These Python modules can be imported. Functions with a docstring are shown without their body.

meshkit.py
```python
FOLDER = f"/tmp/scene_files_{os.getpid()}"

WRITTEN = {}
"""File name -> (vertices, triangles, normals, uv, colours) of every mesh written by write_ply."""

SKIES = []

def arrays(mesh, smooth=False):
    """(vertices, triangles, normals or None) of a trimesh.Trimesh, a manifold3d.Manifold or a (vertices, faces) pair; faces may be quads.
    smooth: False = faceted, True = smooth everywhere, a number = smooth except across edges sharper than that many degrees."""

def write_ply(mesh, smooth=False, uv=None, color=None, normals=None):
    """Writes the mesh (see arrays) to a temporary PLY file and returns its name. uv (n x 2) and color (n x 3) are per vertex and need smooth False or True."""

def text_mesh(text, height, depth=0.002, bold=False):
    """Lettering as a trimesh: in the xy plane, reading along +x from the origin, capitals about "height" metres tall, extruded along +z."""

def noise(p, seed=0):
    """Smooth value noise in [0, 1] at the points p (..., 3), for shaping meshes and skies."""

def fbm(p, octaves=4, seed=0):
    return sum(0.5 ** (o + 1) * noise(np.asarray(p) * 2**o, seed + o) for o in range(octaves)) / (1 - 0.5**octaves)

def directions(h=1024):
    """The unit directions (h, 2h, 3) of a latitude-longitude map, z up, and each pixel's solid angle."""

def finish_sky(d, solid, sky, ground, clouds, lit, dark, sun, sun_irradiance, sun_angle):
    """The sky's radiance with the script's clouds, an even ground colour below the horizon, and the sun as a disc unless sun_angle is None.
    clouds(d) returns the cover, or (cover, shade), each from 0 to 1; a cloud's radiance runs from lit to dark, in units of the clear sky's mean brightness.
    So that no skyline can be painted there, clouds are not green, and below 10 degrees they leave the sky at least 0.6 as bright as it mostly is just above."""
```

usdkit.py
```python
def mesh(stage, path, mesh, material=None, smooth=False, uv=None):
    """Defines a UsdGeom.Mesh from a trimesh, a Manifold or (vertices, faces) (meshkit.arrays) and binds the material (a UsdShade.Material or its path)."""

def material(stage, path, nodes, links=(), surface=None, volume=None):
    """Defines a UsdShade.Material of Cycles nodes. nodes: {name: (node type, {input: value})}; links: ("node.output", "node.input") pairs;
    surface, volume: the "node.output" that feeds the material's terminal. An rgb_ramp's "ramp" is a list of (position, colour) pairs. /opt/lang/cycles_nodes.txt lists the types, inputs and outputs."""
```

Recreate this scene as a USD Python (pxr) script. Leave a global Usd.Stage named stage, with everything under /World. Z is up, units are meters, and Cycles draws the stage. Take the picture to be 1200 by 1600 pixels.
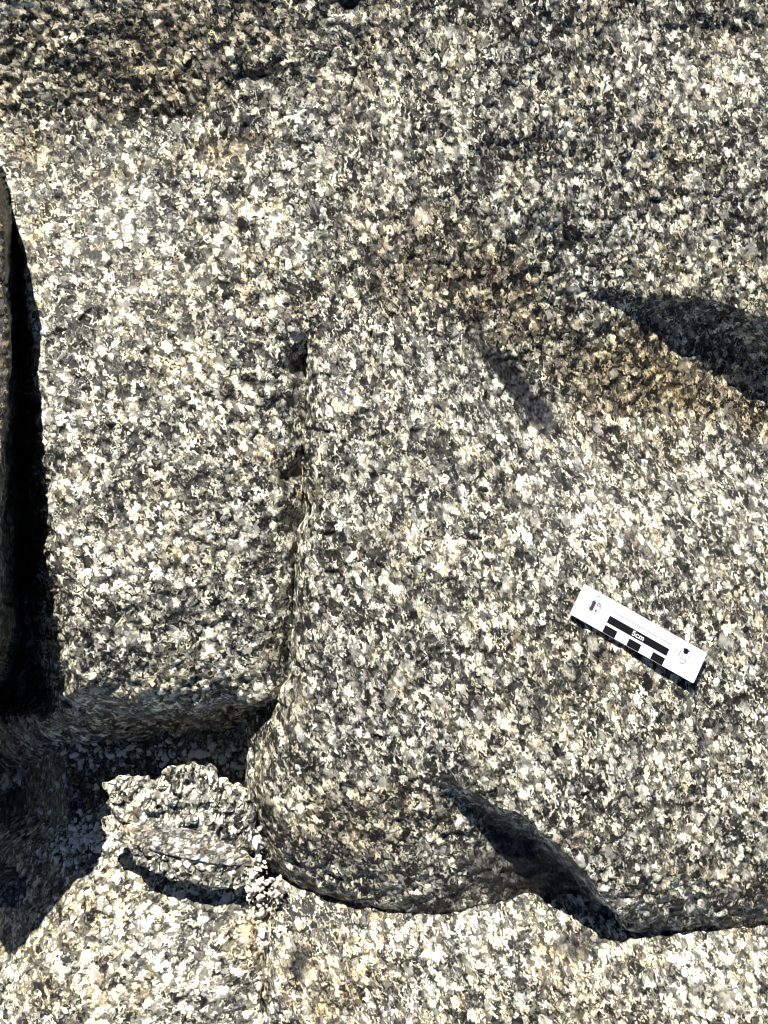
import math
import numpy as np
import trimesh
from scipy.interpolate import PchipInterpolator
from scipy.ndimage import gaussian_filter
from scipy.spatial import cKDTree
from shapely.geometry import Polygon
from shapely import contains_xy
from pxr import Usd, UsdGeom, UsdLux, UsdShade, Gf, Sdf, Vt
import usdkit, meshkit

stage = Usd.Stage.CreateInMemory()
UsdGeom.SetStageUpAxis(stage, UsdGeom.Tokens.z)
UsdGeom.SetStageMetersPerUnit(stage, 1.0)
UsdGeom.Xform.Define(stage, '/World')
UsdGeom.Scope.Define(stage, '/World/Looks')

# ------------------------------------------------------------------ camera, sky, sun, exposure
S = 0.05 / 111.0            # metres per unit of the plan: the card's 5 cm bar is 111 units long
H = 1.0                     # metres from the camera down to the rock
HP = H / S
EXPOSURE = 1.15
SUN_ELEV = math.radians(45.0)
SHADOW = np.array([0.18, 1.0]); SHADOW /= np.linalg.norm(SHADOW)        # way shadows fall: right, towards the viewer
SUN = np.array([-SHADOW[0] * math.cos(SUN_ELEV), SHADOW[1] * math.cos(SUN_ELEV), math.sin(SUN_ELEV)])

cam = UsdGeom.Camera.Define(stage, '/World/camera')
cam.CreateHorizontalApertureAttr(36.0)
cam.CreateVerticalApertureAttr(48.0)
cam.CreateFocalLengthAttr(36.0 * H / (1200 * S))
cam.CreateClippingRangeAttr(Gf.Vec2f(0.02, 200.0))
cam.AddTranslateOp().Set(Gf.Vec3d(0, 0, H))
cam.CreateExposureAttr(EXPOSURE)

sky_mat = usdkit.material(stage, '/World/Looks/sky', {
    'sky': ('sky_texture', {'sky_type': 'single_scattering', 'sun_disc': False, 'sun_elevation': SUN_ELEV,
                            'sun_rotation': math.atan2(SUN[0], SUN[1]), 'altitude': 2500.0, 'air_density': 0.55, 'aerosol_density': 0.4}),
    'bg': ('background_shader', {'strength': 0.05})}, [('sky.color', 'bg.color')], surface='bg.background')
dome = UsdLux.DomeLight.Define(stage, '/World/sky')
UsdShade.MaterialBindingAPI.Apply(dome.GetPrim()).Bind(sky_mat)
dome.GetPrim().SetCustomDataByKey('kind', 'structure')

sun = UsdLux.DistantLight.Define(stage, '/World/sun')
sun.CreateIntensityAttr(1.25); sun.CreateAngleAttr(0.5); sun.CreateNormalizeAttr(True)
sun.CreateColorAttr(Gf.Vec3f(1.0, 0.96, 0.89))
z = Gf.Vec3d(*SUN); x = Gf.Cross(Gf.Vec3d(0, 1, 0), z).GetNormalized(); y = Gf.Cross(z, x)
sun.AddTransformOp().Set(Gf.Matrix4d(x[0], x[1], x[2], 0, y[0], y[1], y[2], 0, z[0], z[1], z[2], 0, 0, 0, 0, 1))

# ------------------------------------------------------------------ helpers
used = {}
def numbered(name, parent='/World'):
    k = used.get((parent, name), 0); used[(parent, name)] = k + 1
    return f'{parent}/{name}' + (f'_{k:03d}' if k else '')
def tag(prim, label=None, category=None, group=None, kind=None):
    for k, v in (('label', label), ('category', category), ('group', group), ('kind', kind)):
        if v: prim.SetCustomDataByKey(k, v)
    return prim
def obj(name, mesh, mat, parent='/World', smooth=False):
    return usdkit.mesh(stage, numbered(name, str(parent)), mesh, mat, smooth=smooth).GetPrim()
def world(u, v, zp):
    """plan units (right, towards the viewer, up) to metres"""
    f = 1 - zp / HP
    return np.stack([(u - 600) * S * f, (800 - v) * S * f, zp * S], -1)
def raw_mesh(path, P, N, F, mat, stain_shade=None):
    m = UsdGeom.Mesh.Define(stage, path)
    m.CreatePointsAttr(Vt.Vec3fArray.FromNumpy(P.astype(np.float32)))
    m.CreateFaceVertexCountsAttr(Vt.IntArray.FromNumpy(np.full(len(F), F.shape[1], np.int32)))
    m.CreateFaceVertexIndicesAttr(Vt.IntArray.FromNumpy(F.astype(np.int32).ravel()))
    m.CreateSubdivisionSchemeAttr('none')
    m.CreateNormalsAttr(Vt.Vec3fArray.FromNumpy(N.astype(np.float32))); m.SetNormalsInterpolation('vertex')
    if stain_shade is not None:
        UsdGeom.PrimvarsAPI(m).CreatePrimvar('stain_shade', Sdf.ValueTypeNames.Color3fArray, 'vertex').Set(Vt.Vec3fArray.FromNumpy(stain_shade.astype(np.float32)))
    UsdShade.MaterialBindingAPI.Apply(m.GetPrim()).Bind(mat)
    return m.GetPrim()
def sstep(a, b, t):
    t = np.clip((t - a) / (b - a), 0, 1); return t * t * (3 - 2 * t)

# ------------------------------------------------------------------ granite
def granite(name, grain=175.0, dark=0.43, gain=1.12, warm=0.35, white=0.0, rot=0.5, lean=20.0, stretch=1.5, bump=0.0010, rough=0.72):
    W = (0.80, 0.77, 0.675)
    g = lambda c: tuple(min(0.85, q * gain) for q in c)
    n = {
        'tc': ('texture_coordinate', {}),
        'turn': ('mapping', {'mapping_type': 'point', 'rotation': (0.0, 0.0, math.radians(lean))}),
        'map': ('mapping', {'mapping_type': 'point', 'location': (rot, rot * 0.7, 0.3), 'scale': (stretch, 1.0, 1.1)}),
        'warp': ('noise_texture', {'scale': grain * 1.3, 'detail': 2.0, 'roughness': 0.6}),
        'wsub': ('vector_math', {'math_type': 'subtract', 'vector2': (0.5, 0.5, 0.5)}),
        'wmul': ('vector_math', {'math_type': 'scale', 'scale': 0.011 * 175 / grain}),
        'wadd': ('vector_math', {'math_type': 'add'}),
        'v1': ('voronoi_texture', {'feature': 'f1', 'scale': grain}),
        'v2': ('voronoi_texture', {'feature': 'f1', 'scale': grain * 2.3}),
        's1': ('separate_color', {}), 's2': ('separate_color', {}),
        'r1': ('rgb_ramp', {'ramp': [(0.0, g((0.06, 0.06, 0.06))), (0.14, g((0.16, 0.16, 0.16))), (0.42 - white, g((0.325, 0.318, 0.288))), (0.62 - white, g((0.53, 0.505, 0.44))), (0.86 - white, g(W)), (1.0, g(W))]}),
        'r2': ('rgb_ramp', {'ramp': [(0.0, g((0.02, 0.02, 0.02))), (0.22, g((0.12, 0.12, 0.12))), (0.50 - white, g((0.39, 0.38, 0.345))), (0.82 - white, g(W)), (1.0, g(W))]}),
        'gam': ('gamma', {'gamma': 1.55}),
        'gmul': ('mix_color', {'blend_type': 'multiply', 'fac': 1.0, 'b': (1.3, 1.3, 1.3), 'use_clamp': False}),
        'warmn': ('noise_texture', {'scale': 17.0, 'detail': 3.0}), 'warmr': ('map_range', {'from_min': 0.38, 'from_max': 0.66, 'to_min': 0.45, 'to_max': 1.9, 'clamp': True}),
        'warmm': ('math', {'math_type': 'multiply', 'use_clamp': True}),
        'grains': ('mix_color', {'blend_type': 'mix', 'fac': 0.42}),
        # cream and grey feldspars
        'creamf': ('math', {'math_type': 'multiply', 'value2': warm}),
        'cream': ('mix_color', {'blend_type': 'multiply', 'b': (1.0, 0.84, 0.60)}),
        'bluef': ('rgb_ramp', {'ramp': [(0.0, (0.42,) * 3), (0.35, (0, 0, 0)), (1, (0, 0, 0))]}),
        'blue': ('mix_color', {'blend_type': 'multiply', 'b': (0.86, 0.93, 1.0)}),
        'v3': ('voronoi_texture', {'feature': 'f1', 'scale': 58.0}), 's3': ('separate_color', {}),
        'bigr': ('map_range', {'range_type': 'smoothstep', 'from_min': 0.20, 'from_max': 0.42, 'to_min': 1.0, 'to_max': 0.0, 'clamp': True}),
        'bigs': ('map_range', {'from_min': 0.70, 'from_max': 0.78, 'to_min': 0.0, 'to_max': 0.3, 'clamp': True}),
        'bigf': ('math', {'math_type': 'multiply'}), 'big': ('mix_color', {'blend_type': 'mix', 'b': (0.72, 0.70, 0.625)}),
        'rustn': ('noise_texture', {'scale': 55.0, 'detail': 3.0}),
        'rustr': ('rgb_ramp', {'ramp': [(0.0, (0, 0, 0)), (0.70, (0, 0, 0)), (0.80, (0.6,) * 3), (1, (0.6,) * 3)]}),
        'rust': ('mix_color', {'blend_type': 'multiply', 'b': (0.85, 0.55, 0.32)}),
        # black mica between the grains
        'mica': ('noise_texture', {'scale': grain * 1.05, 'detail': 3.0, 'roughness': 0.6, 'distortion': 0.9}),
        'clump': ('noise_texture', {'scale': 34.0, 'detail': 2.0}),
        'clumpm': ('math', {'math_type': 'multiply_add', 'value2': 0.30, 'value3': -0.15}),
        'micas': ('math', {'math_type': 'add'}),
        'micar': ('map_range', {'range_type': 'smoothstep', 'from_min': dark - 0.03, 'from_max': dark + 0.03, 'to_min': 1.0, 'to_max': 0.0, 'clamp': True}),
        'micaf': ('math', {'math_type': 'multiply', 'value2': 0.97}),
        'base': ('mix_color', {'blend_type': 'mix', 'b': (0.006, 0.0058, 0.0055)}),
        'rimr': ('map_range', {'range_type': 'smoothstep', 'from_min': 0.46, 'from_max': 0.68, 'to_min': 0.0, 'to_max': 0.8, 'clamp': True}),
        'rim': ('mix_color', {'blend_type': 'mix', 'b': (0.014, 0.0135, 0.0125)}),
        # weathering, and some shade painted in through the dark channel
        'at': ('attribute', {'attribute': 'stain_shade'}), 'sa': ('separate_color', {}),
        'stn': ('noise_texture', {'scale': 340.0, 'detail': 3.0}),
        'ochm': ('math', {'math_type': 'multiply'}),
        'och2': ('math', {'math_type': 'multiply', 'value2': 1.7, 'use_clamp': True}),
        'ochre': ('mix_color', {'blend_type': 'multiply', 'b': (0.68, 0.57, 0.42)}),
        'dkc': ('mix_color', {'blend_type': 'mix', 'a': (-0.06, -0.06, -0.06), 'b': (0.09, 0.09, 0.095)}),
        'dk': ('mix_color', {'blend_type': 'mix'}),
        'bw': ('rgb_to_bw', {}),
        'fine': ('noise_texture', {'scale': 900.0, 'detail': 2.0}),
        'hgt': ('math', {'math_type': 'multiply_add', 'value2': 0.35}),
        'bump': ('bump', {'strength': 0.85, 'distance': bump}),
        'rr': ('map_range', {'from_min': 0.0, 'from_max': 0.7, 'to_min': rough - 0.2, 'to_max': rough, 'clamp': True}),
        'p': ('principled_bsdf', {'specular_ior_level': 0.22, 'diffuse_roughness': 0.3}),
    }
    l = [('tc.object', 'turn.vector'), ('turn.vector', 'map.vector'), ('map.vector', 'warp.vector'), ('warp.color', 'wsub.vector1'), ('wsub.vector', 'wmul.vector1'),
         ('map.vector', 'wadd.vector1'), ('wmul.vector', 'wadd.vector2'), ('wadd.vector', 'v1.vector'), ('wadd.vector', 'v2.vector'),
         ('v1.color', 's1.color'), ('v2.color', 's2.color'), ('s1.r', 'r1.fac'), ('s2.g', 'r2.fac'), ('r1.color', 'grains.a'), ('r2.color', 'grains.b'),
         ('s1.b', 'creamf.value1'), ('grains.result', 'gam.color'), ('gam.color', 'gmul.a'), ('gmul.result', 'cream.a'), ('tc.object', 'warmn.vector'), ('warmn.fac', 'warmr.value'), ('creamf.value', 'warmm.value1'), ('warmr.result', 'warmm.value2'), ('warmm.value', 'cream.fac'),
         ('s2.b', 'bluef.fac'), ('cream.result', 'blue.a'), ('bluef.color', 'blue.fac'),
         ('map.vector', 'rustn.vector'), ('rustn.fac', 'rustr.fac'), ('blue.result', 'rust.a'), ('rustr.color', 'rust.fac'),
         ('wadd.vector', 'mica.vector'), ('tc.object', 'clump.vector'), ('clump.fac', 'clumpm.value1'), ('mica.fac', 'micas.value1'), ('clumpm.value', 'micas.value2'),
         ('micas.value', 'micar.value'), ('micar.result', 'micaf.value1'), ('v1.distance', 'rimr.value'), ('rimr.result', 'rim.fac'), ('rust.result', 'rim.a'), ('rim.result', 'base.a'), ('micaf.value', 'base.fac'),
         ('at.color', 'sa.color'), ('map.vector', 'stn.vector'), ('sa.r', 'ochm.value1'), ('stn.fac', 'ochm.value2'), ('ochm.value', 'och2.value1'),
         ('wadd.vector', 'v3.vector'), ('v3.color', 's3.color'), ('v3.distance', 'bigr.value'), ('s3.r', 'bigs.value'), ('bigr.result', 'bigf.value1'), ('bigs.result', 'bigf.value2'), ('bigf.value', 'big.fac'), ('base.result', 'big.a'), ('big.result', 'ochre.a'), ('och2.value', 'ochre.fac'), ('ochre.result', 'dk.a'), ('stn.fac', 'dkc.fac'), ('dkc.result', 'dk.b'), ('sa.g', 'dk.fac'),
         ('base.result', 'bw.color'), ('map.vector', 'fine.vector'), ('fine.fac', 'hgt.value1'), ('bw.val', 'hgt.value3'), ('hgt.value', 'bump.height'),
         ('bw.val', 'rr.value'), ('rr.result', 'p.roughness'), ('dk.result', 'p.base_color'), ('bump.normal', 'p.normal')]
    return usdkit.material(stage, '/World/Looks/' + name, n, l, surface='p.BSDF')

# ------------------------------------------------------------------ rock surfaces
STEP = 1.8
def outline_distance(u, v, outline):
    """signed distance to the outline, inside positive"""
    o = np.asarray(outline, float); o = np.vstack([o, o[:1]])
    seg = np.linalg.norm(np.diff(o, axis=0), axis=1); t = np.r_[0, np.cumsum(seg)]
    q = np.arange(0, t[-1], 0.5)
    pts = np.stack([np.interp(q, t, o[:, k]) for k in (0, 1)], 1)
    k = max(1, int(14)); ker = np.hanning(2 * k + 3)[1:-1]; ker /= ker.sum()
    pts = np.stack([np.convolve(np.r_[p[-k - 0:], p, p[:k]], ker, 'valid') for p in pts.T], 1)
    d, _ = cKDTree(pts).query(np.stack([u.ravel(), v.ravel()], 1), workers=-1)
    inside = contains_xy(Polygon(pts), u.ravel(), v.ravel())
    return np.where(inside, d, -d).reshape(u.shape)
def edge_drop(d, R, W):
    """how far a rounded edge of radius R has fallen at distance d inside the outline; beyond slope W it goes on straight"""
    t = np.clip(R - d, 0, None); ts = R * W / np.sqrt(1 + W * W)
    c = R - np.sqrt(np.clip(R * R - np.minimum(t, ts) ** 2, 0, None))
    return c + np.clip(t - ts, 0, None) * W
def slopes(table, u, v, anchor, zline):
    """height from a table {u: [(v, slope towards the viewer)]}; zline gives the height along v = anchor"""
    us = sorted(table); vs = v[:, 0]; cols = []
    for c in us:
        a = np.array(table[c], float)
        s = gaussian_filter(np.interp(vs, a[:, 0], a[:, 1]), 14 / STEP * 1.0, mode='nearest')
        zc = np.cumsum(s) * (vs[1] - vs[0]); zc -= np.interp(anchor, vs, zc)
        cols.append(zc)
    f = PchipInterpolator(us, np.array(cols), axis=0)(np.clip(u[0], us[0], us[-1])).T
    return gaussian_filter(f, (0, 20 / STEP), mode='nearest') + zline(u)
def plan(u0, u1, v0, v1, step=STEP):
    u, v = np.meshgrid(np.arange(u0, u1, step), np.arange(v0, v1, step)); return u, v
def wobble(u, v, amp, size, seed):
    p = np.stack([u / size, v / size, np.zeros_like(u)], -1)
    return (meshkit.fbm(p, 3, seed) - 0.5) * 2 * amp
def normals_of(P):
    gu = np.gradient(P, axis=1); gv = np.gradient(P, axis=0)
    n = np.cross(gv, gu); n /= np.maximum(np.linalg.norm(n, axis=-1, keepdims=True), 1e-12)
    return n
def relief(P, amps, seed):
    q = P / S; out = 0
    for size, amp, octv in amps:
        out = out + (meshkit.fbm(q / size, octv, seed + int(size)) - 0.5) * 2 * amp
    return out * S
def facets(P, size, tilt, jump, seed):
    """broken crystal faces: every grain its own small tilted plane"""
    rg = np.random.default_rng(seed); q = (P / S).reshape(-1, 3)
    spacing = STEP
    seeds = q[rg.choice(len(q), max(8, int(len(q) * (spacing / size) ** 2)), replace=False)]
    _, c = cKDTree(seeds).query(q, workers=-1)
    g = rg.normal(0, tilt, (len(seeds), 3)); a = rg.uniform(-jump, jump, len(seeds))
    return gaussian_filter((a[c] + (g[c] * (q - seeds[c])).sum(1)).reshape(P.shape[:2]), 0.6) * S
ROUGH = [(230, 9, 2), (80, 5, 2), (26, 3.2, 2), (11, 2.0, 1)]
def rock(name, u, v, zp, keep, mat, amps, seed, stain_shade=None, label=None, group=None, flip=False):
    P = world(u, v, np.maximum(zp, FLOOR - 60)); n = normals_of(P)
    P = P + n * (relief(P, amps, seed) + facets(P, 12, 0.11, 0.55, seed) + facets(P, 27, 0.05, 0.4, seed + 1))[..., None]
    n = normals_of(P)
    h, w = u.shape; idx = np.arange(h * w).reshape(h, w)
    q = np.stack([idx[:-1, :-1], idx[1:, :-1], idx[1:, 1:], idx[:-1, 1:]], -1).reshape(-1, 4)
    q = q[keep.ravel()[q].all(1)]
    back = np.full(h * w, -1); used_v = np.unique(q); back[used_v] = np.arange(len(used_v)); q = back[q]
    st = np.zeros((h, w, 3)) if stain_shade is None else stain_shade
    prim = raw_mesh(numbered(name), P.reshape(-1, 3)[used_v], n.reshape(-1, 3)[used_v], q, mat, st.reshape(-1, 3)[used_v])
    tag(prim, label, 'rock' if label else None, group)
    return P, n
FLOOR = -620.0
def stains_and_shade(u, v, ochre=(), dark=(), seed=3):
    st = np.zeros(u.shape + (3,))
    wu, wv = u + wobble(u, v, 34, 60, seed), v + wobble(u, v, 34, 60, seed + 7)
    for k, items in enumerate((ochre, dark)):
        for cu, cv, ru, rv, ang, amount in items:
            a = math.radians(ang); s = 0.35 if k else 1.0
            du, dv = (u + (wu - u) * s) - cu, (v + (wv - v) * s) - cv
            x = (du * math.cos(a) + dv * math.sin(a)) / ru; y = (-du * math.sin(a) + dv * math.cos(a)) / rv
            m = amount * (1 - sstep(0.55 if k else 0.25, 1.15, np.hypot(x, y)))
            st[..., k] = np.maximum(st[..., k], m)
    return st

M_left = granite('granite_left', grain=142, dark=0.462, warm=0.45, rot=0.4, white=0.09, lean=-30, stretch=1.25)
M_right = granite('granite_right', grain=136, dark=0.472, warm=0.38, rot=1.9, white=0.05, lean=-18)
M_front = granite('granite_front', grain=138, dark=0.448, warm=0.55, rot=1.2, white=0.10, lean=-24)
M_corner = granite('granite_corner', grain=130, dark=0.435, warm=0.5, rot=0.7, white=0.15, stretch=1.25, lean=60)
M_tan = granite('granite_tan', grain=170, dark=0.44, warm=0.9, rot=0.0, gain=0.6)
M_loose = granite('granite_loose', grain=132, dark=0.44, warm=0.35, rot=2.4, white=0.2, bump=0.001)
M_facet = granite('granite_facet', grain=170, dark=0.37, warm=0.7, rot=3.1, white=-0.04, lean=60, gain=1.35, bump=0.0006)
M_floor = granite('granite_floor', grain=190, dark=0.44, warm=0.1, rot=0.9, gain=0.85)

SEAM = [(488, 1130), (468, 1050), (470, 960), (476, 880), (488, 800), (491, 700), (497, 600), (492, 540), (500, 470), (520, 380), (528, 300), (530, 200), (548, 100), (572, 0), (600, -150)]

# the left block: a lit face that dips to the crack on its right and breaks off above the crevice
u, v = plan(-40, 640, -140, 1330)
A_out = [(-60, 100), (-10, 235), (4, 300), (38, 400), (52, 560), (67, 720), (82, 880), (98, 1000), (108, 1088), (200, 1100), (300, 1102), (400, 1098), (520, 1090), (560, 900), (575, 500), (590, 250), (640, 60), (660, -130), (-60, -130)]
d = outline_distance(u + wobble(u, v, 5, 40, 11) + wobble(u, v, 4, 13, 13), v + wobble(u, v, 9, 50, 12) + wobble(u, v, 5, 15, 14), A_out)
tA = {0: [(-150, -.46), (155, -.46), (250, .28), (500, .18), (900, .08), (1085, -.05)],
      120: [(-150, -.46), (175, -.46), (255, .33), (430, .27), (600, .15), (880, .05), (980, -.12), (1060, -.3), (1090, -.5)],
      260: [(-150, -.46), (165, -.48), (235, .3), (380, .25), (550, .12), (780, 0), (900, -.12), (1000, -.28), (1060, -.42), (1090, -.6)],
      380: [(-150, -.44), (145, -.46), (215, .08), (400, .0), (550, -.02), (780, -.1), (900, -.18), (1000, -.32), (1080, -.6)],
      480: [(-150, -.32), (120, -.34), (190, -.02), (400, -.08), (550, -.12), (800, -.1), (1000, -.16)],
      600: [(-150, -.32), (100, -.34), (190, -.05), (400, -.1), (550, -.12), (1000, -.16)]}
zA = slopes(tA, u, v, 600, lambda u: 34 - 0.05 * (u - 60) - 0.00012 * (u - 60) ** 2 * (u > 60))
seam_v = np.array(SEAM)[::-1]
su = np.interp(v, seam_v[:, 1], seam_v[:, 0])
into = u - su                                            # past the joint with the right block
deep = sstep(470, 620, v)                                # the joint is open only from here down
zA = zA - deep * (38 * sstep(-80, 0, into) ** 1.6) - np.clip(into - 4, 0, None) * (0.8 + 1.2 * deep) * sstep(-30, 160, v)
pits = [(470, 575, 28, 44, 34), (455, 640, 30, 24, 16), (455, 740, 28, 20, 20), (452, 820, 32, 28, 28), (462, 840, 16, 30, 14), (465, 930, 18, 40, 12), (440, 1015, 34, 20, 12), (440, 690, 20, 14, 8), (400, 900, 40, 12, 7), (250, 985, 60, 14, 8), (395, 120, 34, 12, 10), (545, 5, 40, 22, 20), (150, 700, 30, 14, 5)]
cleft = np.exp(-(np.clip(-into, 0, None) / (9 + 16 * meshkit.noise(np.stack([v / 38, u * 0, u * 0], -1), 8))) ** 2) * (into < 3)
zA = zA - deep * cleft * 46 * (0.45 + 0.55 * meshkit.noise(np.stack([v / 30, u / 60, u * 0], -1), 9))
for pu, pv, ru, rv, dep in pits:
    zA = zA - 0.75 * dep * np.exp(-(((u - pu + wobble(u, v, 8, 18, 5)) / ru) ** 2 + ((v - pv + wobble(u, v, 8, 18, 6)) / rv) ** 2) * 1.6)
zA0 = zA.copy()
R = 14 + 22 * sstep(1000, 1100, v)
zA = zA - edge_drop(d, R, 4.2 + 11 * sstep(150, 108, u) * sstep(1120, 1060, v))
stA = stains_and_shade(u, v, ochre=[(230, 262, 150, 22, -8, .7), (370, 232, 120, 22, -20, .8), (200, 70, 380, 140, 0, .6), (300, 440, 180, 90, 0, .3), (455, 1000, 40, 40, 0, .5), (60, 230, 60, 40, 0, .6), (250, 1130, 260, 40, 0, .5)], dark=[(472, 580, 22, 42, 0, .55), (450, 632, 34, 18, 20, .5), (448, 745, 26, 18, 0, .55), (452, 822, 30, 26, 0, .55), (455, 905, 16, 26, 0, .5), (440, 1030, 30, 22, 0, .5), (545, -4, 50, 22, 0, .8), (395, 116, 50, 12, -10, .5), (400, 195, 60, 10, -15, .35)])  # dark spots along the crack are painted shade for its pockets
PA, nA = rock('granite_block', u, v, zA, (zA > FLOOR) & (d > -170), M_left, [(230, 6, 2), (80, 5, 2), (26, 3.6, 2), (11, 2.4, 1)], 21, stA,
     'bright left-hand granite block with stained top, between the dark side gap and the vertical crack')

# the right block: the scale card lies on it; a scooped hollow at its right edge, a second above its lower edge
u, v = plan(380, 1330, -140, 1560)
B_out = [(600, -150), (575, -10), (550, 90), (532, 200), (530, 300), (522, 380), (502, 470), (493, 540), (498, 600), (492, 700), (489, 800), (477, 880), (471, 960), (463, 1050), (441, 1110), (416, 1155), (401, 1210), (403, 1290), (425, 1350), (475, 1390), (560, 1414), (640, 1436), (720, 1444), (790, 1432), (830, 1420), (880, 1434), (920, 1452), (960, 1458), (1100, 1460), (1200, 1465), (1310, 1466), (1310, -120)]
d = outline_distance(u + wobble(u, v, 4, 44, 31), v + wobble(u, v, 4, 44, 32), B_out)
tB = {440: [(-150, -.2), (300, -.2), (500, -.15), (600, -.0), (800, -.06), (1000, -.1), (1150, -.22), (1250, -.36), (1420, -.44)],
      560: [(-150, -.2), (250, -.2), (470, -.2), (580, .14), (680, .02), (1000, -.06), (1120, -.18), (1250, -.36), (1420, -.5)],
      700: [(-150, -.28), (200, -.3), (440, -.42), (530, -.1), (600, .34), (720, .06), (1000, -.02), (1150, -.1), (1250, -.3), (1420, -.44)],
      850: [(-150, -.3), (300, -.32), (480, -.45), (600, -.3), (680, .6), (760, .5), (880, .1), (1100, 0), (1220, -.1), (1420, -.28)],
      1050: [(-150, -.2), (40, -.25), (130, .05), (240, -.3), (440, -.3), (620, -.4), (690, .35), (765, .85), (860, .32), (1000, .06), (1150, 0), (1300, -.12), (1420, -.35)],
      1300: [(-150, -.2), (40, -.25), (150, .25), (250, -.3), (440, -.3), (650, -.4), (740, .4), (820, .85), (900, .26), (1000, .1), (1200, 0), (1320, -.12), (1400, -.35)]}
zB = slopes(tB, u, v, 1000, lambda u: 8 + 0.02 * (u - 600) - 0.00006 * (u - 800) ** 2)
# upper hollow: a rim that drops off, with the shade under it
ru = np.interp(u, [860, 950, 1050, 1130, 1200, 1340], [444, 454, 466, 474, 496, 530]) + wobble(u, v, 9, 30, 41)
D = np.interp(u, [870, 930, 1000, 1060, 1130, 1200, 1340], [0, 5, 24, 48, 72, 94, 104])
t = np.clip(v - ru, 0, None)
zB = zB - D * (1 - np.exp(-(t / (0.30 * D + 9)) ** 1.5)) * (1 - 0.3 * sstep(600, 900, v))
# lower hollow: the face right of a slanting rim stands proud of the part to its left
rim = np.array([(640, 1196), (690, 1214), (760, 1243), (830, 1284), (880, 1328), (930, 1386), (985, 1448), (1040, 1520)], float)
q = np.linspace(0, 1, 1400); seg = np.r_[0, np.cumsum(np.linalg.norm(np.diff(rim, axis=0), axis=1))]; seg /= seg[-1]
rp = np.stack([np.interp(q, seg, rim[:, k]) for k in (0, 1)], 1)
rp = gaussian_filter(np.pad(rp, ((150, 150), (0, 0)), mode='reflect', reflect_type='odd'), (60, 0))[150:-150]
dist, near = cKDTree(rp).query(np.stack([(u + wobble(u, v, 7, 34, 43)).ravel(), (v + wobble(u, v, 7, 34, 44)).ravel()], 1), workers=-1)
tan = np.gradient(rp, axis=0)[near]; rel = np.stack([u.ravel(), v.ravel()], 1) - rp[near]
side = tan[:, 0] * rel[:, 1] - tan[:, 1] * rel[:, 0]      # positive below and left of the rim
dist = np.where(side > 0, dist, 0).reshape(u.shape); along = q[near].reshape(u.shape)
D2 = np.interp(along, [0, .12, .3, .55, .8, 1], [0, 20, 82, 130, 142, 130])
cut = D2 * (1 - np.exp(-(dist / 14) ** 2.2)) * np.exp(-(dist / 210) ** 2)
soft = sstep(35, 80, dist); zB = zB - cut * (1 - soft) - gaussian_filter(cut, 12) * soft
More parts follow.
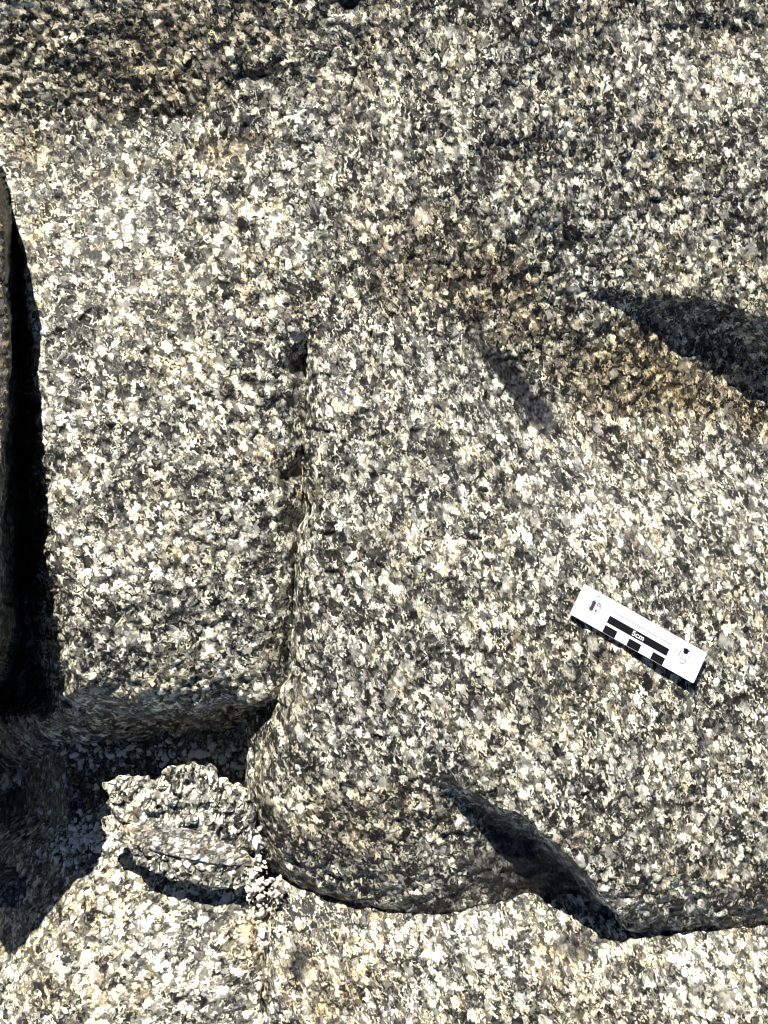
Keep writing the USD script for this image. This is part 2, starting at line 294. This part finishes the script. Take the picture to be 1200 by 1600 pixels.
# shallow trough with the dark smear
sm = ((u - 800) * 0.62 + (v - 600) * 0.78), (-(u - 800) * 0.78 + (v - 600) * 0.62)
zB = zB - 9 * np.exp(-(sm[0] / 90) ** 2 - (sm[1] / 22) ** 2)
for pu, pv, r1, r2, dep in [(700, 960, 40, 26, 5), (600, 820, 30, 30, -6), (960, 860, 50, 40, 5), (1000, 300, 70, 40, 8), (800, 250, 90, 30, 7), (650, 120, 60, 50, 7), (1120, 50, 90, 22, 9), (560, 1180, 50, 40, 6), (880, 380, 50, 26, 9)]:
    zB = zB - dep * np.exp(-((u - pu) / r1) ** 2 - ((v - pv) / r2) ** 2)
su_b = np.interp(v, seam_v[:, 1], seam_v[:, 0]); open_ = sstep(440, 640, v)
zA_ext = slopes(tA, u, v, 600, lambda u: 34 - 0.05 * (u - 60) - 0.00012 * (u - 60) ** 2 * (u > 60))
share = (1 - open_) * np.exp(-(np.clip(u - su_b, 0, None) / 150) ** 2); zB = zB * (1 - share) + zA_ext * share
R = np.where(v > 1120, 92 + 14 * sstep(850, 1000, u), 30) * 1.0; R = gaussian_filter(R, 62)
open_ = sstep(440, 640, v)
zB = zB - edge_drop(d, R * (0.35 + 0.65 * open_), 3.6) * open_ - np.clip(-d, 0, None) * 1.5 * (1 - open_)
stB = stains_and_shade(u, v, ochre=[(1020, 590, 240, 95, 14, 1.0), (760, 450, 160, 80, 25, .8), (1190, 650, 80, 50, 30, 1.0), (830, 520, 90, 50, 20, .8), (640, 400, 150, 130, 0, .55), (560, 1280, 180, 90, 0, .5), (1000, 690, 140, 30, 15, .45), (900, 1050, 160, 90, 10, .35), (560, 60, 60, 120, 10, .5), (1100, 1360, 140, 50, 0, .4)],
             dark=[(806, 600, 104, 22, 50, 1.0), (846, 646, 40, 28, 50, 1.0), (745, 525, 40, 18, 55, .6), (838, 1352, 118, 44, 42, .8), (786, 1368, 78, 40, 30, .8), (700, 1425, 110, 14, 10, .4)])  # lower hollow: smudge plus painted shade; strip along the foot: painted underside shade
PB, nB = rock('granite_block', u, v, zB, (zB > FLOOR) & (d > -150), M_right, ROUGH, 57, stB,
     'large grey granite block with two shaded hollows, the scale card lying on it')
uB, vB = u, v; zBf = zB

# the front block below the seam
u, v = plan(380, 1330, 1300, 1740)
C_out = [(419, 1384), (442, 1352), (600, 1320), (900, 1320), (1310, 1320), (1310, 1730), (436, 1730), (421, 1600), (417, 1480)]
d = outline_distance(u + wobble(u, v, 4, 30, 61), v + wobble(u, v, 4, 30, 62), C_out)
tC = {420: [(1300, .5), (1420, .6), (1480, .25), (1560, .0), (1740, -.1)], 700: [(1300, .55), (1450, .65), (1510, .2), (1580, -.02), (1740, -.1)],
      960: [(1300, .55), (1470, .6), (1520, .25), (1590, .02), (1740, -.1)], 1300: [(1300, .55), (1480, .6), (1530, .25), (1600, .02), (1740, -.1)]}
zC = slopes(tC, u, v, 1500, lambda u: -120 + 0.02 * (u - 700))
for pu, pv, r1, r2, dep in [(915, 1468, 60, 22, 10), (995, 1470, 50, 20, -9), (640, 1450, 60, 16, -5), (470, 1500, 20, 50, 7), (720, 1540, 90, 40, 6)]:
    zC = zC - dep * np.exp(-((u - pu) / r1) ** 2 - ((v - pv) / r2) ** 2)
zC = zC - edge_drop(d, 24, 4.0)
stC = stains_and_shade(u, v, ochre=[(520, 1530, 110, 60, 0, .6), (560, 1410, 120, 18, 20, .6), (900, 1580, 200, 50, 0, .35), (990, 1500, 50, 30, 0, .4)], dark=[(472, 1508, 16, 34, 8, .7), (905, 1476, 52, 20, -8, .75), (700, 1480, 24, 12, 0, .3)])
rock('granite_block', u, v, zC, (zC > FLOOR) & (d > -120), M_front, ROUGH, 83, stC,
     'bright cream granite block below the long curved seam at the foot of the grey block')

# the corner block, its left flank falling into the crevice
u, v = plan(-140, 460, 1240, 1740)
D_out = [(150, 1255), (330, 1265), (404, 1300), (406, 1400), (408, 1480), (412, 1600), (424, 1730), (-120, 1730), (-120, 1420), (0, 1330)]
d = outline_distance(u + wobble(u, v, 4, 30, 71), v + wobble(u, v, 4, 30, 72), D_out)
q = -(u - 95) * .707 - (v - 1425) * .707
zD = -176 + 0.05 * (u - 300) + 0.20 * (v - 1450) - 0.0007 * np.clip(v - 1500, 0, None) ** 2
zD = zD - 0.34 * 60 * np.log1p(np.exp((q + 70) / 60)) - 0.5 * 16 * np.log1p(np.exp((q - 6) / 16))
zD = zD - 1.5 * 45 * np.log1p(np.exp((50 - u) / 45))
zD = zD - edge_drop(d, 26, 3.4)
stD = stains_and_shade(u, v, ochre=[(100, 1560, 120, 50, 0, .6), (385, 1460, 40, 60, 0, .6), (220, 1400, 90, 40, 0, .3), (60, 1430, 110, 90, 0, .5)])
PD, nD = rock('granite_block', u, v, zD, (zD > FLOOR) & (d > -160), M_corner, ROUGH, 97, stD,
     'pale speckled granite block in the corner, lit, under the loose stone')

# the tall block at the far left whose side wall is in shade
u, v = plan(-260, 190, 120, 1330)
F_out = [(-180, 225), (-60, 235), (-14, 268), (1, 330), (7, 420), (10, 520), (13, 580), (8, 640), (6, 700), (0, 780), (-2, 900), (-1, 985), (-12, 1036), (-77, 1084), (-142, 1146), (-185, 1180)]
d = outline_distance(u + wobble(u, v, 2.5, 28, 81), v + wobble(u, v, 3, 28, 82), F_out)
zF = 150 + 0.0 * u + 0.01 * (v - 600)
zF = zF - edge_drop(d, 4, 17.0) 
zF = zF + 0.0
rock('granite_block', u, v, zF, (zF > FLOOR) & (d > -200), M_tan, [(230, 7, 2), (80, 5, 2), (26, 2.4, 2), (11, 1.2, 1)], 113, stains_and_shade(u, v, ochre=[(0, 500, 60, 400, 0, .55)]),
     'tall granite block at the far left edge, tan rim lit above a black wall')

# ------------------------------------------------------------------ ground
g = np.array([[-20, -20], [20, -20], [20, 20], [-20, 20]], float)
M_ground = granite('granite_ground', grain=60, dark=0.42, warm=0.4)
gm = obj('ground', (np.c_[g, np.full(4, -0.27)], np.array([[0, 1, 2, 3]])), M_ground); tag(gm, kind='structure')
u, v = plan(-150, 480, 1060, 1420, 2.4)
zG = -330 + wobble(u, v, 26, 90, 91) + wobble(u, v, 10, 20, 92) - 330 * sstep(110, 10, u) * sstep(1380, 1290, v) + 70 * sstep(250, 420, u)
P = world(u, v, zG); n = normals_of(P); P = P + n * relief(P, [(26, 4, 2), (11, 3, 1)], 5)[..., None]; n = normals_of(P)
h, w = u.shape; idx = np.arange(h * w).reshape(h, w)
F = np.stack([idx[:-1, :-1], idx[1:, :-1], idx[1:, 1:], idx[:-1, 1:]], -1).reshape(-1, 4)
tag(raw_mesh(numbered('crevice_floor'), P.reshape(-1, 3), n.reshape(-1, 3), F, M_floor, np.zeros((h * w, 3))), kind='structure')
PG, nG = P, n

# ------------------------------------------------------------------ loose stone
import manifold3d as m3
rs = np.random.default_rng(77)
def lump(pts, thick, jit=3.0):
    """an angular piece: the hull of a top outline given as (u, v, height) and of the same outline, drawn in, below it"""
    t = np.array(pts, float); c = t[:, :2].mean(0); out = []
    for k, (lo, shrink) in enumerate(((0, 1.0), (-0.35 * thick, 1.05), (-thick, 0.8))):
        q = t.copy(); q[:, :2] = c + (q[:, :2] - c) * shrink + rs.uniform(-jit, jit, q[:, :2].shape); q[:, 2] += lo + rs.uniform(-jit, jit, len(q)) * (0.4 if k == 0 else 1.0)
        out.append(q)
    q = np.vstack(out); return m3.Manifold.hull_points(world(q[:, 0], q[:, 1], q[:, 2]).astype(np.float32))
def rough(man, seed, amount):
    man = man.refine_to_length(2.6 * S); mm_ = man.to_mesh(); t = trimesh.Trimesh(np.array(mm_.vert_properties[:, :3], float), np.array(mm_.tri_verts), process=True)
    q = t.vertices / S; rg = np.random.default_rng(seed)
    k = max(20, int(t.area / S ** 2 / 170)); sd = q[rg.choice(len(q), k, replace=False)]; _, c = cKDTree(sd).query(q)
    g = rg.normal(0, .22, (k, 3)); a = rg.uniform(-1.6, 2.0, k)
    h = (a[c] + (g[c] * (q - sd[c])).sum(1)) * amount + (meshkit.fbm(q / 9, 2, seed) - .5) * 3.0 * amount
    n = np.array(t.vertex_normals); t.vertices = t.vertices + n * (h * S)[:, None]
    return trimesh.smoothing.filter_taubin(t, iterations=2)
zt = lambda u, v, dz: (u, v, -122 + 0.05 * (u - 280) + 0.05 * (v - 1300) + dz)
slab = lump([zt(196, 1290, 2), zt(240, 1280, 4), zt(300, 1296, 4), zt(384, 1334, 2), zt(396, 1352, -4), zt(336, 1350, 0), zt(262, 1336, 0), zt(206, 1316, -2)], 58, 3.0)
under = lump([zt(203, 1318, -8), zt(262, 1338, -6), zt(350, 1352, -5), zt(397, 1352, -8), zt(392, 1386, -20), zt(330, 1386, -22), zt(256, 1370, -22), zt(214, 1346, -24)], 40, 4.0)
crust = [lump([zt(166, 1226, 4), zt(186, 1213, 8), zt(232, 1217, 12), zt(258, 1240, 12), zt(250, 1290, 2), zt(214, 1296, 0), zt(176, 1268, 0)], 58, 5),
         lump([zt(246, 1222, 16), zt(262, 1203, 14), zt(300, 1199, 18), zt(332, 1206, 14), zt(342, 1240, 18), zt(326, 1306, 3), zt(258, 1290, 5)], 66, 5),
         lump([zt(322, 1216, 8), zt(352, 1223, 10), zt(384, 1242, 8), zt(398, 1266, 4), zt(396, 1322, 2), zt(366, 1330, 2), zt(314, 1302, 3)], 64, 5),
         lump([zt(163, 1280, -14), zt(200, 1272, -12), zt(212, 1304, -14), zt(196, 1314, -18), zt(170, 1300, -20)], 40, 4)]
for cu, cv, dz, rr in [(205, 1236, 12, 13), (236, 1262, 12, 12), (281, 1226, 20, 16), (312, 1250, 20, 13), (352, 1262, 12, 15), (378, 1286, 8, 12), (300, 1280, 12, 10), (270, 1252, 18, 10), (336, 1290, 10, 9), (182, 1250, 8, 9)]:
    an = np.sort(rs.uniform(0, 2 * math.pi, 7)); crust.append(lump([zt(cu + rr * math.cos(q), cv + rr * .8 * math.sin(q), dz + rs.uniform(-4, 5)) for q in an], 20, 2.0))
stone = UsdGeom.Xform.Define(stage, numbered('loose_stone'))
tag(stone.GetPrim(), 'broken angular loose stone with a flat tan facet, wedged beside the grey block', 'stone')
sp = str(stone.GetPath())
obj('slab', rough(slab, 5, 0.45), M_facet, sp, smooth=28)
obj('broken_ledge', rough(under, 6, 1.2), M_loose, sp, smooth=28)
obj('rough_crust', rough(m3.Manifold.batch_boolean(crust, m3.OpType.Add), 7, 1.15), M_loose, sp, smooth=28)

# ------------------------------------------------------------------ grit and chips
def chip(rng, r, flat=0.65, long=1.0):
    p = rng.normal(size=(14, 3)); p /= np.linalg.norm(p, axis=1, keepdims=True)
    p *= rng.uniform(0.75, 1.1, (14, 1)) * np.array([r * long, r, r * flat])
    return trimesh.convex.convex_hull(p)
def spin(rng, m, a=None):
    a = rng.uniform(0, 2 * math.pi) if a is None else a
    m.apply_transform(trimesh.transformations.rotation_matrix(rng.normal(0, .3), (1, 0, 0)))
    m.apply_transform(trimesh.transformations.rotation_matrix(a, (0, 0, 1))); return m
def plain(name, col, var=0.25, scale=300.0):
    return usdkit.material(stage, '/World/Looks/' + name, {
        'tc': ('texture_coordinate', {}), 'n': ('noise_texture', {'scale': scale, 'detail': 3.0}),
        'v': ('voronoi_texture', {'scale': 260.0}), 'sv': ('separate_color', {}),
        'r': ('rgb_ramp', {'ramp': [(0.25, tuple(c * (1 - var) for c in col)), (0.75, tuple(min(.85, c * (1 + var * .4)) for c in col))]}),
        'm': ('mix_color', {'blend_type': 'multiply', 'fac': 0.5}),
        'cr': ('rgb_ramp', {'ramp': [(0, (1, 1, 1)), (.4, (1, .95, .86)), (.7, (.9, .88, .86)), (.85, (.5, .48, .46)), (1, (.95, .84, .72))], 'interpolate': False}),
        'b': ('bump', {'distance': 0.0004, 'strength': 0.5}), 'p': ('principled_bsdf', {'roughness': 0.5})},
        [('tc.object', 'n.vector'), ('tc.object', 'v.vector'), ('v.color', 'sv.color'), ('sv.r', 'cr.fac'), ('n.fac', 'r.fac'), ('r.color', 'm.a'), ('cr.color', 'm.b'), ('m.result', 'p.base_color'), ('n.fac', 'b.height'), ('b.normal', 'p.normal')], surface='p.BSDF')
M_grit = plain('pale_grit', (0.64, 0.59, 0.51)); M_quartz = plain('white_quartz', (0.80, 0.79, 0.76), 0.12)
rng = np.random.default_rng(4)
def surf(cu, cv, grids):
    """height in metres of the highest of the surfaces at a plan point, and the point itself"""
    best = None
    for P, uu, vv in grids:
        i = int(round((cv - vv[0, 0]) / (vv[1, 0] - vv[0, 0]))); j = int(round((cu - uu[0, 0]) / (uu[0, 1] - uu[0, 0])))
        if 0 <= i < P.shape[0] and 0 <= j < P.shape[1] and (best is None or P[i, j, 2] > best[2]): best = P[i, j]
    return best
gD = plan(-140, 460, 1240, 1740); gG = plan(-150, 480, 1060, 1420, 2.4)
ms = []
for k in range(330):
    cu, cv = rng.uniform(60, 410), rng.uniform(1168, 1335)
    if k % 3 == 0: cu, cv = rng.normal(130, 25), rng.normal(1318, 16)
    elif k % 3 == 1: cu, cv = rng.uniform(110, 400), rng.normal(1182, 12)
    p = surf(cu, cv, [(PG, *gG), (PD, *gD)])
    m = spin(rng, chip(rng, S * rng.uniform(2.2, 7.5), 0.7, rng.uniform(1, 1.5))); m.apply_translation(p + [0, 0, S * rng.uniform(-2, 1.5)]); ms.append(m)
tag(obj('crevice_grit', trimesh.util.concatenate(ms), M_quartz), 'pale quartz grit scattered over the shaded crevice floor', 'grit', kind='stuff')
ms = []
jl = [(398, 1305), (402, 1360), (404, 1420), (407, 1480), (411, 1560)]
for k in range(230):
    cv = rng.uniform(1292, 1478); cu = np.interp(cv, [a[1] for a in jl], [a[0] for a in jl]) + rng.normal(3, 4 + 9 * sstep(1330, 1380, cv) * sstep(1440, 1400, cv))
    if k % 8 == 0: cv = rng.uniform(1372, 1402); cu = rng.uniform(404, 436)
    zz = np.interp(cv, [1290, 1400, 1500], [-118, -118, -136]) + rng.uniform(-16, -1)
    m = spin(rng, chip(rng, S * (1.2 + 4.6 * rng.uniform() ** 2.0), rng.uniform(.5, .9), rng.uniform(1, 1.7))); m.apply_translation(world(np.array(cu), np.array(cv), np.array(zz))); ms.append(m)
tag(obj('joint_grit', trimesh.util.concatenate(ms), M_grit), 'pinkish white grit filling the joint between the two lower blocks', 'grit', kind='stuff')
for cu, cv, zz, r, long, a, lab, M in [
        (409, 1458, -128, 5.5, 2.6, 1.57, 'slender white chip standing in the joint between the two lower blocks', M_quartz),
        (399, 1316, -108, 6.0, 2.3, 1.35, 'white chip between the loose stone and the grey block', M_quartz),
        (398, 1388, -120, 7.0, 1.4, 1.2, 'rounded cream chip at the right tip of the loose stone shadow', M_grit),
        (312, 1178, -300, 11, 1.2, .5, 'larger pale quartz pebble in the shade behind the loose stone', M_quartz),
        (331, 1188, -300, 9, 1.1, 2.0, 'smaller rounded quartz pebble in the shade behind the loose stone', M_quartz)]:
    m = chip(rng, S * r, 0.7, long); m = m.subdivide().subdivide(); m = trimesh.smoothing.filter_taubin(m, iterations=6)
    m.apply_transform(trimesh.transformations.rotation_matrix(-a, (0, 0, 1))); m.apply_translation(world(np.array(float(cu)), np.array(float(cv)), np.array(float(zz))))
    tag(obj('stone_chip', m, M, smooth=True), lab, 'stone chip')

# ------------------------------------------------------------------ scale card
def paint(name, col, rough=0.45):
    return usdkit.material(stage, '/World/Looks/' + name, {
        'tc': ('texture_coordinate', {}), 'n': ('noise_texture', {'scale': 240.0, 'detail': 4.0}),
        'r': ('rgb_ramp', {'ramp': [(0.3, tuple(c * 0.93 for c in col)), (0.6, col)]}), 'p': ('principled_bsdf', {'roughness': rough, 'specular_ior_level': 0.12})},
        [('tc.object', 'n.vector'), ('n.fac', 'r.fac'), ('r.color', 'p.base_color')], surface='p.BSDF')
P_white, P_black = paint('card_white', (0.60, 0.61, 0.645)), paint('print_black', (0.005, 0.0045, 0.006))
P_violet, P_faint, P_lilac = paint('print_violet', (0.04, 0.028, 0.06)), paint('print_grey', (0.10, 0.10, 0.125)), paint('print_lilac', (0.10, 0.08, 0.17))
P_mid = paint('print_midgrey', (0.08, 0.075, 0.10))
TL, TR, BR, BL = (np.array(p) for p in ((912.5, 912.7), (1103.8, 1021.0), (1086.0, 1073.6), (893.8, 961.6)))
ctr = (TL + TR + BR + BL) / 4
j, i = np.meshgrid(np.linspace(0, 1, 40), np.linspace(0, 1, 12))
fp = TL + j[..., None] * (TR - TL) + i[..., None] * (BL - TL)
hz = np.array([surf(a, b, [(PB, uB, vB)])[2] for a, b in fp.reshape(-1, 2)]); pw = np.array([surf(a, b, [(PB, uB, vB)]) for a, b in fp.reshape(-1, 2)])
Am = np.c_[pw[:, :2], np.ones(len(pw))]; co = np.linalg.lstsq(Am, hz, rcond=None)[0]
co[1] -= 0.10
lift = (hz - Am @ co).max()
co[2] += lift + 0.0005
def on_card(p):
    zc = 0.0
    for _ in range(4):
        w_ = world(np.array(p[0]), np.array(p[1]), np.array(zc / S)); zc = co[0] * w_[0] + co[1] * w_[1] + co[2]
    return world(np.array(p[0]), np.array(p[1]), np.array(zc / S))
c0, cx, cy = on_card(TL), on_card(TR), on_card(BL)
ex = (cx - c0) / np.linalg.norm(cx - c0); ez = np.cross(ex, c0 - cy); ez /= np.linalg.norm(ez); ey = np.cross(ez, ex)   # ey towards the card's top edge
LX, LY = np.linalg.norm(cx - c0), abs(np.dot(c0 - cy, ey)); TH = 0.0011
card = UsdGeom.Xform.Define(stage, numbered('scale_card'))
o = cy - ex * np.dot(cy - c0, ex)
card.AddTransformOp().Set(Gf.Matrix4d(*ex, 0, *ey, 0, *ez, 0, *map(float, o), 1))
tag(card.GetPrim(), 'small white scale card with black and white centimetre bar lying on the grey granite', 'scale card')
cp = str(card.GetPath())
def slab(x0, y0, x1, y1, t, z0, r=0.0):
    from shapely.geometry import box
    s = box(x0, y0, x1, y1)
    if r: s = s.buffer(-r).buffer(r, quad_segs=4)
    m = trimesh.creation.extrude_polygon(s, t, engine='earcut'); m.apply_translation([0, 0, z0]); return m
body = slab(0, 0, LX, LY, TH, 0, 0.0008)
obj('card_body', body, P_white, cp)
INK = 0.00006
a_ = lambda f: f * LX
b_ = lambda f: (1 - f) * LY
obj('scale_bar', slab(a_(.258), b_(.685), a_(.742), b_(.455), INK, TH), P_black, cp)
for k in range(3):
    obj('scale_square', slab(a_(.258 + .1936 * k), b_(.996), a_(.258 + .1936 * k + .0968), b_(.765), INK, TH), P_black, cp)
t = meshkit.text_mesh('5cm', LY * 0.145, 0.00003, bold=True); t.apply_translation([a_(.5) - t.bounds[:, 0].mean(), b_(.57) - t.bounds[:, 1].mean(), TH + INK])
obj('lettering', t, P_white, cp)
ms = [slab(a_(.262), b_(.313), a_(.738), b_(.294), INK, TH)]
for k in range(51):
    x = a_(.26 + .476 * k / 50); L = .085 if k % 10 == 0 else (.06 if k % 5 == 0 else .035)
    ms.append(slab(x - .00010, b_(.312), x + .00010, b_(.312 + L), INK * 0.8, TH))
obj('ruler_line', trimesh.util.concatenate(ms), P_faint, cp)
def place(polys, cu, cv, mat, name, t=INK):
    k = 1.3 if name == 'emblem' else 1.0
    polys = [[(x * k, y * k) for x, y in p] for p in polys]
    m = trimesh.util.concatenate([trimesh.creation.extrude_polygon(Polygon(p), t, engine='earcut') for p in polys])
    m.apply_translation([a_(cu), b_(cv), TH]); return obj(name, m, mat, cp)
mm = 0.001
def ring(r0, r1, a0=0, a1=360, sx=1, sy=1, n=40):
    t = np.radians(np.linspace(a0, a1 - (0.5 if a1 - a0 == 360 else 0), n))
    return [(r1 * sx * math.cos(q), r1 * sy * math.sin(q)) for q in t] + [(r0 * sx * math.cos(q), r0 * sy * math.sin(q)) for q in t[::-1]]
rect = lambda x0, y0, x1, y1: [(x0 * mm, y0 * mm), (x1 * mm, y0 * mm), (x1 * mm, y1 * mm), (x0 * mm, y1 * mm)]
place([rect(-2.3, -3.0, -.2, 2.6)], .135, .44, P_violet, 'emblem')
place([rect(.6, .9, 1.2, 2.6), rect(1.2, 2.1, 2.4, 2.6), rect(1.2, .9, 2.4, 1.4), rect(2.0, 1.4, 2.5, 2.1), rect(.9, -2.6, 2.0, -1.2)], .135, .44, P_mid, 'emblem')
place([ring(3.0 * mm, 3.35 * mm, sy=1.1)], .137, .45, P_lilac, 'emblem')
place([rect(-5, 0, -.6, .32), rect(.4, 0, 5.4, .32), rect(-4.4, -1.1, 3.5, -.8), rect(-3.5, -2.1, 4.6, -1.8)], .135, .78, P_faint, 'small_print')
place([rect(-3, 0, -1.4, .9), rect(-.9, -.1, 0.6, .5)], .15, .14, P_faint, 'small_print')
place([[(-2.2 * mm, .9 * mm), (.1 * mm, 1.9 * mm), (2.3 * mm, .9 * mm), (1.5 * mm, .3 * mm), (1.4 * mm, -1.0 * mm), (0, -1.6 * mm), (-1.3 * mm, -1.0 * mm), (-1.4 * mm, .3 * mm)]], .855, .27, P_black, 'emblem')
place([rect(-2.9, -3.6, -2.45, .6), rect(2.5, -2.0, 2.85, .2)], .855, .32, P_mid, 'emblem')
place([[(-2.0 * mm, 0), (2.0 * mm, 0), (1.9 * mm, -1.9 * mm), (0, -3.4 * mm), (-1.9 * mm, -1.9 * mm), (-1.5 * mm, -1.7 * mm), (0, -2.9 * mm), (1.5 * mm, -1.7 * mm), (1.55 * mm, -.4 * mm), (-2.0 * mm, -.4 * mm)]], .86, .50, P_lilac, 'emblem')
place([rect(-4.5, 0, -2.6, .35), rect(-2.0, 0, 1.4, .35), rect(-3, -1.0, 3.4, -.72)], .87, .86, P_faint, 'small_print')
place([rect(0, -3, .3, 2), rect(-.2, 4.5, .4, 5.6)], .968, .62, P_faint, 'small_print')
